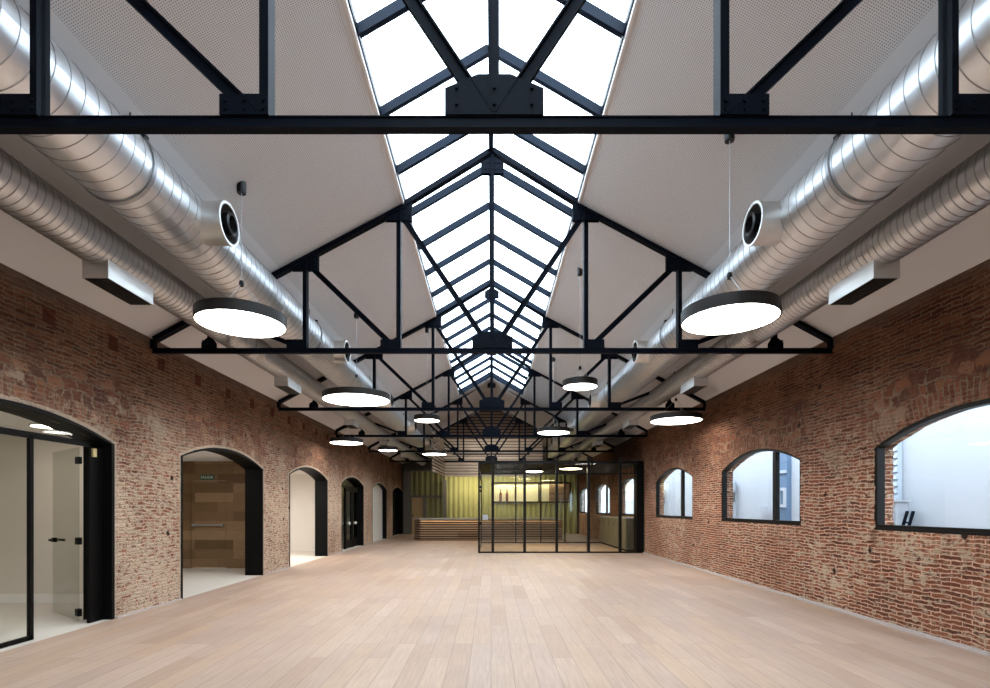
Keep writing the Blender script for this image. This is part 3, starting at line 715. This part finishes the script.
for i, (yy_, lb) in enumerate(((17.5, 'grey outdoor lantern post glimpsed in the middle arched window'), (24.6, 'grey outdoor lantern post glimpsed in the third arched window'))):
    lp = empty('lantern_post', (8.0, yy_, -0.3), lb, 'outdoor lamp', 'courtyard lantern posts')
    MB().box(7.92, 8.08, yy_-0.10, yy_+0.10, -0.3, 1.7).build('post', M['unit'], lp)
    MB().lathe([(0, 0), (0.16, 0.02), (0.17, 0.25), (0.12, 0.36), (0.05, 0.42), (0.0, 0.45)], (8.0, yy_, 2.05), (0,0,1), 20).build('cap', M['unit'], lp, smooth=True)
    MB().lathe([(0, 0), (0.13, 0.0), (0.13, 0.32), (0, 0.32)], (8.0, yy_, 1.7), (0,0,1), 20).build('bracket', M['greyp'], lp, smooth=True)
    MB().lathe([(0, -0.07), (0.05, -0.05), (0.07, 0), (0.05, 0.05), (0, 0.07)], (7.86, yy_-0.02, 1.88), (0,0,1), 16).build('bulb', M['downface'], lp, smooth=True)

# ------------------------------------------------------------------ doorways on the left wall
DLAB = {0: 'steel lined arched doorway beside the viewer, out of shot', 1: 'nearest arched doorway with glazed steel partition and an open glass door', 2: 'black lined arched doorway opening onto a walnut boarded wall',
        3: 'black lined arched doorway opening onto a bright white wall, third from the viewer', 4: 'arched doorway closed by black glazed doors with two white knobs',
        5: 'narrow looking white arched doorway between two dark ones', 6: 'last arched doorway, closed by dark doors near the green wall'}
def lining(c, x0, x1, w=0.045):
    O = [(c-DHW+0.0, 0.0)] + arch(c, DHW, DSP, DRI) + [(c+DHW, 0.0)]
    I = [(c-DHW+w, 0.0)] + arch(c, DHW-w, DSP-0.005, DRI-w*0.75) + [(c+DHW-w, 0.0)]
    n = len(O); vs = [(x0, *p) for p in O] + [(x0, *p) for p in I] + [(x1, *p) for p in O] + [(x1, *p) for p in I]; fs = []
    for i in range(n-1):
        j = i+1
        fs += [(i, j, n+j, n+i), (2*n+i, 3*n+i, 3*n+j, 2*n+j), (i, 2*n+i, 2*n+j, j), (n+i, n+j, 3*n+j, 3*n+i)]
    fs += [(0, n, 3*n, 2*n), (n-1, 2*n-1, 4*n-1, 3*n-1)]
    return MB().add(vs, fs), I
doors = {}
for k, c in enumerate(DC):
    d = empty('door_%d' % (k+1), (-XW-0.2, c, 0), DLAB[k], 'doorway', 'arched doorways', 'structure')
    b, I = lining(c, -XW+0.004, -XW-WT-0.05, 0.055)
    b.build('steel_lining', M['lining'], d); doors[k] = (d, c, I)

def arch_top(I, x, w, z0, z1): pass
# doorway 1: glazed partition
d, c, I = doors[1]
xg = -XW - 0.14
fr = M['lining']
zt = 2.33
pf = MB()
y_l, y_p, y_h = c-DHW+0.045, 5.97, 6.83
pf.box(xg-0.02, xg+0.02, y_l, c+DHW-0.045, zt-0.035, zt+0.035)             # transom
pf.box(xg-0.02, xg+0.02, y_p-0.024, y_p+0.024, 0, zt)                       # post
pf.box(xg-0.02, xg+0.02, y_l, y_p, 0, 0.05)                                 # bottom rail
pf.box(xg-0.02, xg+0.02, y_h, c+DHW-0.045, 0, zt)                           # hinge jamb
pf.box(xg-0.02, xg+0.02, y_l, y_l+0.05, 0, zt)
pf.build('partition_frame', fr, d)
MB().box(xg-0.006, xg+0.006, y_l+0.05, y_p-0.035, 0.05, zt-0.035).build('fixed_pane', M['glass'], d)
up = [(p[0], p[1]) for p in I if p[1] > zt+0.035]
if up: MB().prism([(up[0][0], zt+0.035)] + up + [(up[-1][0], zt+0.035)], xg-0.005, xg+0.005, 'x').build('fanlight_pane', M['glass'], d)
# the open leaf
hx, hy = -5.36, 6.83
ex, ey = -6.22, 7.46
lf = MB().bar((hx, hy, 1.16), (ex, ey, 1.16), 2.26, 0.010, (0,0,1)).build('door_leaf', M['smoke'], d)
dv = Vector((ex-hx, ey-hy, 0)).normalized(); nv = Vector((-dv.y, dv.x, 0))
lr = MB(); 
for zz_ in (0.14, 1.07, 2.12):
    p = Vector((hx, hy, zz_)); lr = MB().bar(p - dv*0.03, p + dv*0.07, 0.09, 0.05, (0,0,1)); lr.build('hinge', fr, lf)
p = Vector((ex, ey, 1.05)) - dv*0.06
MB().bar(p - dv*0.04, p + dv*0.06, 0.06, 0.05, (0,0,1)).tube([p + nv*-0.06, p + nv*-0.06 + dv*0.14*1], 0.012, 8).tube([p, p - nv*0.06], 0.012, 8).bar(p - dv*0.20 - nv*0.06, p - nv*0.06, 0.03, 0.02, (0,0,1)).bar(p - dv*0.20 + nv*0.06, p + nv*0.06, 0.03, 0.02, (0,0,1)).build('lever_handle', fr, lf)
tag(MB().box(-5.222, -5.195, 6.86, 6.92, 2.17, 2.28).build('door_sensor', M['brass'], origin=(-5.21, 6.89, 2.17)), 'small cream sensor box high on the black jamb of the nearest doorway', 'sensor')

# side rooms
struct(MB().box(-10.2, -10.0, Y0, Y1, 0, 2.9), 'wall_side_rooms', M['cream'], 'cream far wall of the side rooms behind the doorways', 'wall')
struct(MB().box(-10.2, -XW-WT, Y0, Y1, 2.66, 2.9), 'ceiling', M['white'], 'low white ceiling of the side rooms behind the doorways', 'ceiling')
struct(MB().box(-10.0, -XW-WT, 8.3, 8.42, 0, 2.66), 'wall_partition', M['cream'], 'cream partition behind the glass door of the nearest doorway', 'wall')
struct(MB().box(-10.0, -XW-WT, 8.285, 8.3, 0, 0.14), 'baseboard_partition', M['white'], 'white skirting on the cream partition behind the glass door', 'skirting')
struct(MB().box(-10.0, -XW-WT, 18.25, 18.35, 0, 2.66), 'wall_partition', M['white'], 'white partition filling the third arched doorway', 'wall')
struct(MB().box(-10.0, -XW-WT, 18.235, 18.25, 0, 0.10), 'baseboard_partition', M['white'], 'white skirting at the foot of the white partition', 'skirting')
struct(MB().box(-10.0, -XW-WT, 27.0, 27.1, 0, 2.66), 'wall_partition', M['white'], 'white partition filling the narrow fifth doorway', 'wall')
struct(MB().box(-10.0, -XW-WT, Y0-0.2, Y0, 0, 2.66), 'wall_side_end', M['cream'], 'cream end wall of the side rooms behind the viewer', 'wall')
struct(MB().box(-10.0, -XW-WT, 22.1, 22.2, 0, 2.66), 'wall_partition', M['white'], 'white cross partition just behind the black glazed doors', 'wall')
# walnut wall with flush door
ww = empty('door_8', (-7.0, 13.06, 0), 'walnut boarded wall with a flush door behind the second doorway', 'wooden door', kind='structure')
MB().box(-10.0, -7.47, 13.06, 13.2, 0, 2.66).box(-6.58, -XW-WT, 13.06, 13.2, 0, 2.66).box(-7.47, -6.58, 13.06, 13.2, 2.18, 2.66).build('boarding', M['door_wood'], ww)
lf = MB().box(-7.46, -6.59, 13.072, 13.12, 0.01, 2.172).build('door_leaf', M['door_wood'], ww)
MB().bar((-7.40, 13.0, 1.08), (-6.64, 13.0, 1.08), 0.035, 0.03, (0,0,1)).box(-7.40, -7.34, 13.0, 13.075, 1.05, 1.11).box(-6.70, -6.64, 13.0, 13.075, 1.05, 1.11).build('push_bar', M['wire'], lf)
es = empty('exit_sign', (-7.05, 13.05, 2.20), 'small green exit sign lettered in white above the walnut door', 'exit sign')
MB().box(-7.22, -6.88, 13.03, 13.058, 2.20, 2.32).build('sign_plate', M['signgreen'], es)
tc = bpy.data.curves.new('t', 'FONT'); tc.body = 'SALIDA'; tc.size = 0.095; tc.align_x = 'CENTER'; tc.align_y = 'CENTER'; tc.extrude = 0.002
to = bpy.data.objects.new('t', tc); COL.objects.link(to)
me = bpy.data.meshes.new_from_object(to.evaluated_get(bpy.context.evaluated_depsgraph_get())); bpy.data.objects.remove(to)
me.materials.clear(); me.materials.append(M['signwhite'])
lt = bpy.data.objects.new('lettering', me); COL.objects.link(lt); lt.parent = es
lt.location = (0, -0.024, 0.06); lt.rotation_euler = (PI/2, 0, 0)

# doorways 4 and 6: black glazed doors
def black_doors(k, knobs):
    d, c, I = doors[k]
    x = -XW - 0.22; f = M['lining']
    ya, yb, yc_, yd = c-DHW+0.045, c-0.35, c+0.55, c+DHW-0.045
    b = MB().box(x-0.04, x+0.04, ya, yd, 2.24, 2.32)
    for q in (ya+0.03, yb, yc_, yd-0.03): b.box(x-0.04, x+0.04, q-0.04, q+0.04, 0, 2.28)
    b.build('door_frame', f, d)
    up = [p for p in I if p[1] > 2.32]
    MB().prism([(up[0][0], 2.32)] + up + [(up[-1][0], 2.32)], x-0.005, x+0.005, 'x').build('fanlight_pane', M['smoke'], d)
    MB().box(x-0.005, x+0.005, ya+0.07, yb-0.04, 0.05, 2.24).build('side_pane', M['smoke'], d)
    for a, b_, kn in ((yb+0.045, yc_-0.045, yb+0.20), (yc_+0.045, yd-0.075, yc_+0.20)):
        fr_ = MB()
        for q0, q1 in ((a, a+0.09), (b_-0.09, b_)): fr_.box(x-0.025, x+0.025, q0, q1, 0.01, 2.235)
        fr_.box(x-0.025, x+0.025, a, b_, 0.01, 0.32 if knobs else 1.0).box(x-0.025, x+0.025, a, b_, 2.12, 2.235).box(x-0.025, x+0.025, a, b_, 0.88, 0.98)
        lf = fr_.build('door_leaf', f, d)
        MB().box(x-0.004, x+0.004, a+0.09, b_-0.09, 0.32, 2.12).build('leaf_pane', M['smoke'], lf)
        if knobs:
            MB().lathe([(0, 0), (0.018, 0), (0.018, 0.04), (0.05, 0.05), (0.06, 0.085), (0.045, 0.115), (0, 0.125)], (x+0.025, kn, 0.93), (1,0,0), 20).build('door_knob', M['knob'], lf, smooth=True)
black_doors(4, True); black_doors(6, False)
struct(MB().box(-6.9, -6.8, 18.4, 22.1, 0, 2.66), 'wall_lobby', M['olive'], 'dim olive wall behind the black glazed doors', 'wall')

d, c, I = doors[5]
MB().prism(I, -XW-0.24, -XW-0.20, 'x').build('white_door_panel', M['bright'], d)
# ceiling lamps in the side rooms
def ceil_lamp(x, y, r, label, face='downface'):
    t = empty('ceiling_lamp', (x, y, 2.66), label, 'ceiling lamp', 'side room ceiling lamps')
    MB().lathe([(r, 0.0), (r+0.015, 0.0), (r+0.015, -0.03), (r, -0.03)], (x, y, 2.66), (0,0,1), 32).build('lamp_rim', M['trimw'], t, smooth=True)
    MB().lathe([(r, -0.022), (0.0, -0.022)], (x, y, 2.66), (0,0,1), 32).build('lamp_face', M[face], t)
ceil_lamp(-6.19, 7.35, 0.20, 'larger round ceiling lamp seen through the fanlight of the nearest doorway')
ceil_lamp(-6.95, 7.55, 0.08, 'small round ceiling lamp beside the larger one in the nearest side room')
for i, (x, y, r, lb) in enumerate(((-7.2, 4.6, 0.16, 'ceiling lamp hidden in the nearest side room'), (-6.6, 10.8, 0.13, 'ceiling lamp in the lobby before the walnut wall'), (-6.6, 15.2, 0.30, 'ceiling lamp in front of the white partition'),
                     (-6.5, 24.6, 0.30, 'ceiling lamp in the white room of the fifth doorway'))): ceil_lamp(x, y, r, lb, 'roomface')

# ------------------------------------------------------------------ far end: slats, bar, green sheeting
YG = 26.62
gb = empty('slatted_gable', (0, YG, 5.05), 'brown slatted gable, darkened to look unlit, filling the roof end above the pale slats', 'slatted panel')
zb = 5.05
hwz = XW - (zb - ZE)/SL
MB().prism([(-hwz+0.04, zb), (hwz-0.04, zb), (0, zroof(0)-0.03)], YG+0.10, YG+0.14, 'y').build('backing_panel', M['backing'], gb)
z = zb + 0.03
while z < zroof(0) - 0.12:
    w = XW - (z + 0.075 - ZE)/SL - 0.03
    if w > 0.05: MB().box(-w, w, YG, YG+0.05, z, z+0.075).build('slat', M['slat_unlit'], gb)
    z += 0.15
cp = empty('slatted_canopy', (0, YG, 3.1), 'wooden slatted screen, paled to look lit, hanging above the bar with one splayed wing', 'slatted screen')
z = 3.10
MB().box(-2.38, 2.62, YG+0.12, YG+0.16, 3.1, 5.05).build('backing_panel', M['greyp'], cp)
while z < 5.03:
    MB().box(-2.38, 2.62, YG+0.02, YG+0.07, z, z+0.10).build('slat', M['slat_lit'], cp)
    if z < 4.9: MB().bar((-2.36, YG+0.02, z+0.04), (-2.55, 22.9, z+0.04), 0.08, 0.05, (0,0,1)).build('wing_slat', M['slat_lit'], cp)
    z += 0.15
for yy_ in (23.4, 25.2): MB().box(-2.62, -2.56, yy_-0.03, yy_+0.03, 3.1, 5.05).build('wing_upright', M['greyp'], cp)

# bar counter
bar = empty('bar_counter', (0, 24.6, 0), 'long wooden slatted bar counter with grey top before the green wall', 'bar counter')
pl = [(-3.23, 23.9), (3.28, 23.9), (3.28, 25.3), (-3.6, 25.3), (-3.6, 24.45)]
MB().prism([(-3.20, 23.96), (3.25, 23.96), (3.25, 25.28), (-3.56, 25.28), (-3.56, 24.46)], 0.0, 0.94, 'z').build('carcass', M['backing'], bar)
MB().prism([(-3.26, 23.86), (3.32, 23.86), (3.32, 25.34), (-3.64, 25.34), (-3.64, 24.44)], 0.98, 1.03, 'z').build('counter_top', M['counter'], bar)
for i in range(9):
    z = 0.015 + 0.107*i
    b = MB().box(-3.23, 3.28, 23.90, 23.96, z, z+0.052); b.bar((-3.23, 23.93, z+0.026), (-3.58, 24.47, z+0.026), 0.052, 0.05, (0,0,1)).bar((-3.58, 24.44, z+0.026), (-3.58, 25.28, z+0.026), 0.052, 0.05, (0,0,1))
    b.build('slat', M['slat'], bar)

# green corrugated sheeting on the end wall
def sheet(x0, x1, z0, z1, y, name, mat, pitch=0.285, amp=0.05):
    n = int((x1-x0)/pitch*8); pts = []
    for i in range(n+1):
        x = x0 + (x1-x0)*i/n; t = (x / pitch) % 1.0
        a = amp*max(-1, min(1, 2.2*math.sin(2*PI*t)))
        pts.append((x, y + a))
    back = [(x1, y+amp+0.06), (x0, y+amp+0.06)]
    return MB().prism([(p[0], p[1]) for p in pts] + back, z0, z1, 'z')
gw = empty('green_sheeting', (0, 30.2, 0), 'yellow green corrugated sheeting covering the end wall behind the bar', 'wall cladding')
HX0, HX1, HZ0, HZ1 = 0.12, 4.55, 1.86, 2.93
sheet(-2.66, HX0, 0, 3.45, 30.2, 's', None).build('corrugated_sheet', M['green'], gw)
sheet(HX0, HX1, 0, HZ0, 30.2, 's', None).build('corrugated_sheet', M['green'], gw)
sheet(HX0, HX1, HZ1, 3.45, 30.2, 's', None).build('corrugated_sheet', M['green'], gw)
sheet(HX1, 4.95, 0, 3.45, 30.2, 's', None).build('corrugated_sheet', M['green'], gw)
hf = MB()
YF = 30.08
hf.box(HX0-0.03, HX1+0.03, YF, YF+0.1, HZ0-0.06, HZ0+0.02).box(HX0-0.03, HX1+0.03, YF, YF+0.1, HZ1-0.02, HZ1+0.06)
for x in (HX0, 1.40, 2.75, HX1): hf.box(x-0.04, x+0.04, YF, YF+0.1, HZ0, HZ1)
ht = empty('serving_hatch', ((HX0+HX1)/2, YF, HZ0), 'long black framed lit hatch in the green wall seen through the glass room', 'hatch')
hf.build('hatch_frame', M['frame'], ht)
MB().box(HX0, HX1, 30.29, 30.33, HZ0, HZ1).build('niche_back', M['creamlit'], ht)
MB().box(3.35, HX1, 30.25, 30.285, HZ0, HZ1).build('brown_reflection_panel', M['slat'], ht)  # brown sheet standing in for brickwork reflected in the glass
for i, x in enumerate((0.55, 0.92)):
    tag(MB().lathe([(0, 0), (0.075, 0), (0.08, 0.05), (0.08, 0.42), (0.03, 0.55), (0.03, 0.72), (0, 0.72)], (x, 30.19, HZ0+0.02), (0,0,1), 16).build('tall_bottle', M['bottle'], smooth=True, origin=(x, 30.19, HZ0+0.02)),
        'dark brown bottle in the lit hatch, %s' % ('nearer the doorway wall' if i == 0 else 'second from the doorway wall'), 'bottle', 'bottles in the lit hatch')
# doorway-side end: olive sheeting, grey frame, tan door
ob = empty('olive_partition', (-3.7, 29.9, 0), 'olive corrugated partition in grey frame beside the last doorway', 'partition')
sheet(-4.55, -2.72, 2.2, 3.6, 29.95, 's', None, 0.3, 0.025).build('corrugated_sheet', M['greend'], ob)
sheet(-3.7, -2.72, 0, 2.1, 29.95, 's', None, 0.3, 0.025).build('corrugated_sheet', M['greend'], ob)
fr_ = MB().box(-5.0, -4.55, 29.86, 30.0, 0, 3.62).box(-4.6, -2.7, 29.84, 29.96, 2.10, 2.22).box(-3.86, -3.70, 29.84, 29.96, 0, 2.12).box(-4.6, -2.7, 29.84, 30.0, 3.58, 3.7)
fr_.build('frame', M['greyp'], ob)
dl = MB().box(-4.52, -3.88, 29.90, 29.96, 0.01, 2.10).build('door_leaf', M['tan'], ob)
MB().box(-4.47, -4.43, 29.85, 29.90, 0.98, 1.16).build('door_handle', M['blackp'], dl)
tag(MB().box(-2.70, -2.5, 29.5, 29.7, 0, 3.1).build('steel_column', M['greyp'], origin=(-2.6, 29.6, 0)), 'slim grey column standing before the green wall at the bar end', 'column')

# ------------------------------------------------------------------ glass room
YB, YK, XL, XR, ZT = 17.5, 22.5, -0.43, XW-0.02, 3.07
gr = empty('glass_room', (2.3, 20.0, 0), 'black framed glass room standing against the window wall at the far end', 'glass room')
f = M['frame']
MB().box(XL, XR, YB+0.03, YK, ZT-0.10, ZT).build('roof_slab', M['lining'], gr)
MB().box(XL, XR, YB-0.03, YB+0.05, 2.98, ZT).build('top_rail', f, gr)
MB().box(XL, XR, YB-0.02, YB+0.04, 2.625, 2.66).build('transom', f, gr)
MB().box(0.1, 4.84, YB-0.004, YB+0.006, 2.66, 2.98).build('upper_pane', M['smoke'], gr)
MB().box(XL, XR, YB-0.03, YB+0.05, 0.0, 0.05).build('bottom_rail', f, gr)
pxs = [-0.40, 0.06, 1.12, 2.19, 3.25, 4.30]
for i, x in enumerate(pxs):
    w = 0.03 if i == 0 else 0.045
    MB().box(x-w, x+w, YB-0.05, YB+0.06, 0, ZT+(0.12 if i else 0)).build('post', f, gr)
MB().box(4.84, XR, YB-0.05, YB+0.30, 0, ZT).build('end_panel', M['lining'], gr)
for a, b in zip(pxs[1:], pxs[2:] + [4.84]):
    MB().box(a+0.045, b-0.045 if b < 4.8 else b, YB-0.004, YB+0.006, 0.05, 2.64).build('pane', M['smoke'], gr)
lf = MB().box(-0.36, 0.01, YB-0.005, YB+0.007, 0.06, 2.62).build('door_leaf', M['smoke'], gr)
for z in (0.45+0.5, 2.15, 2.02): MB().box(-0.37, -0.30, YB-0.03, YB+0.03, z, z+0.09).build('hinge', f, lf)
MB().box(-0.28, -0.10, YB-0.04, YB-0.005, 1.10, 1.28).build('lock_case', M['unit'], lf)
MB().box(XL, XL+0.05, YB, YK, 0, 0.05).box(XL, XL+0.05, YB, YK, 2.64, 2.72).box(XL, XL+0.05, YK-0.05, YK, 0, ZT).build('side_frame', f, gr)
MB().box(XL+0.02, XL+0.03, YB+0.06, YK-0.05, 0.05, 2.64).build('side_pane', M['smoke'], gr)
b = MB().box(XL, XR, YK-0.05, YK, 0, 0.05).box(XL, XR, YK-0.05, YK, 2.93, ZT-0.1)
for x in (1.06, 2.13, 3.16): b.box(x-0.03, x+0.03, YK-0.05, YK, 0, 2.95)
b.build('rear_frame', f, gr)
for a, b in ((XL+0.05, 1.03), (1.09, 2.10), (2.16, 3.13), (3.19, XR)):
    MB().box(a, b, YK-0.03, YK-0.02, 0.05, 2.93).build('rear_pane', M['glass'], gr)
for x, y, r, lb in ((2.83, 18.6, 0.39, 'widest lamp under the black roof of the glass room'), (1.63, 19.9, 0.34, 'middle lamp under the black roof of the glass room'), (1.10, 21.3, 0.25, 'smallest lamp under the black roof of the glass room')):
    t = empty('ceiling_lamp', (x, y, ZT-0.10), lb, 'ceiling lamp', 'glass room ceiling lamps')
    MB().lathe([(0, 0.0), (r+0.02, 0.0), (r+0.02, -0.09), (r, -0.09)], (x, y, ZT-0.10), (0,0,1), 40).build('lamp_body', M['lampbody'], t, smooth=True)
    MB().lathe([(r, -0.085), (0, -0.085)], (x, y, ZT-0.10), (0,0,1), 40).build('lamp_face', M['boxlamp'], t)
cb = empty('low_cabinet', (4.85, 20.2, 0), 'low olive beige cabinet along the window wall inside the glass room', 'cabinet')
MB().box(4.62, XW-0.03, 17.9, 22.3, 0.08, 1.12).build('carcass', M['olive'], cb)
MB().box(4.66, XW-0.03, 17.9, 22.3, 0, 0.08).build('plinth', M['backing'], cb)
MB().box(4.58, XW-0.03, 17.88, 22.32, 1.12, 1.16).build('worktop', M['counter'], cb)
for i in range(5):
    a = 17.92 + 0.875*i
    dd = MB().box(4.60, 4.62, a, a+0.855, 0.10, 1.10).build('door', M['olive'], cb)
    MB().box(4.585, 4.60, a+0.78, a+0.80, 0.85, 1.0).build('handle', M['blackp'], dd)

# ------------------------------------------------------------------ light
def area(name, loc, rot, sx, sy, power, col=(1,1,1), spread=None):
    l = bpy.data.lights.new(name, 'AREA'); l.shape = 'RECTANGLE'; l.size = sx; l.size_y = sy; l.energy = power; l.color = col
    if spread: l.spread = spread
    o = bpy.data.objects.new(name, l); COL.objects.link(o); o.location = loc; o.rotation_euler = rot
    return o
W = bpy.data.worlds.new('world'); S.world = W; W.use_nodes = True
bg = W.node_tree.nodes['Background']; bg.inputs[0].default_value = (0.76, 0.885, 1.0, 1); bg.inputs[1].default_value = 3.2
# cove strips that light the green wall and the bar (hidden behind the slatted screen and under the counter edge)
area('wall_washer_light', (0.3, 29.0, 3.35), (math.radians(25), 0, 0), 5.0, 0.12, 48, (1.0, 0.88, 0.62))
ly = TY[4]
lx = empty('added_light_bar', (0, ly, 3.70), 'slim black light bar added under the fifth truss to brighten the slats', 'light bar')  # added fixture, put in only to light the slatted screen
MB().box(-1.6, 1.6, ly-0.03, ly+0.03, 3.70, 3.75).build('housing', M['lampbody'], lx)
for x in (-1.4, 1.4): MB().box(x-0.01, x+0.01, ly-0.012, ly+0.012, 3.75, 3.85).build('bracket', M['lampbody'], lx)
area('added_slat_light', (0, ly+0.04, 3.72), (math.radians(96), 0, 0), 3.1, 0.04, 9, (1.0, 0.93, 0.84), math.radians(60))  # added lamp that brightens the pale slats
area('hatch_light', (2.2, 30.16, HZ1-0.04), (0, 0, 0), 4.0, 0.05, 8, (1.0, 0.9, 0.6))
area('bar_strip_light', (0, 23.84, 0.955), (0, 0, 0), 6.3, 0.03, 5, (1.0, 0.75, 0.42))

S.cycles.use_denoising = True
S.cycles.max_bounces = 8; S.cycles.transparent_max_bounces = 16; S.cycles.diffuse_bounces = 5
S.cycles.sample_clamp_indirect = 4.0
S.view_settings.view_transform = 'Standard'; S.view_settings.look = 'None'; S.view_settings.gamma = 1; S.view_settings.use_curve_mapping = False
S.view_settings.exposure = 1.5
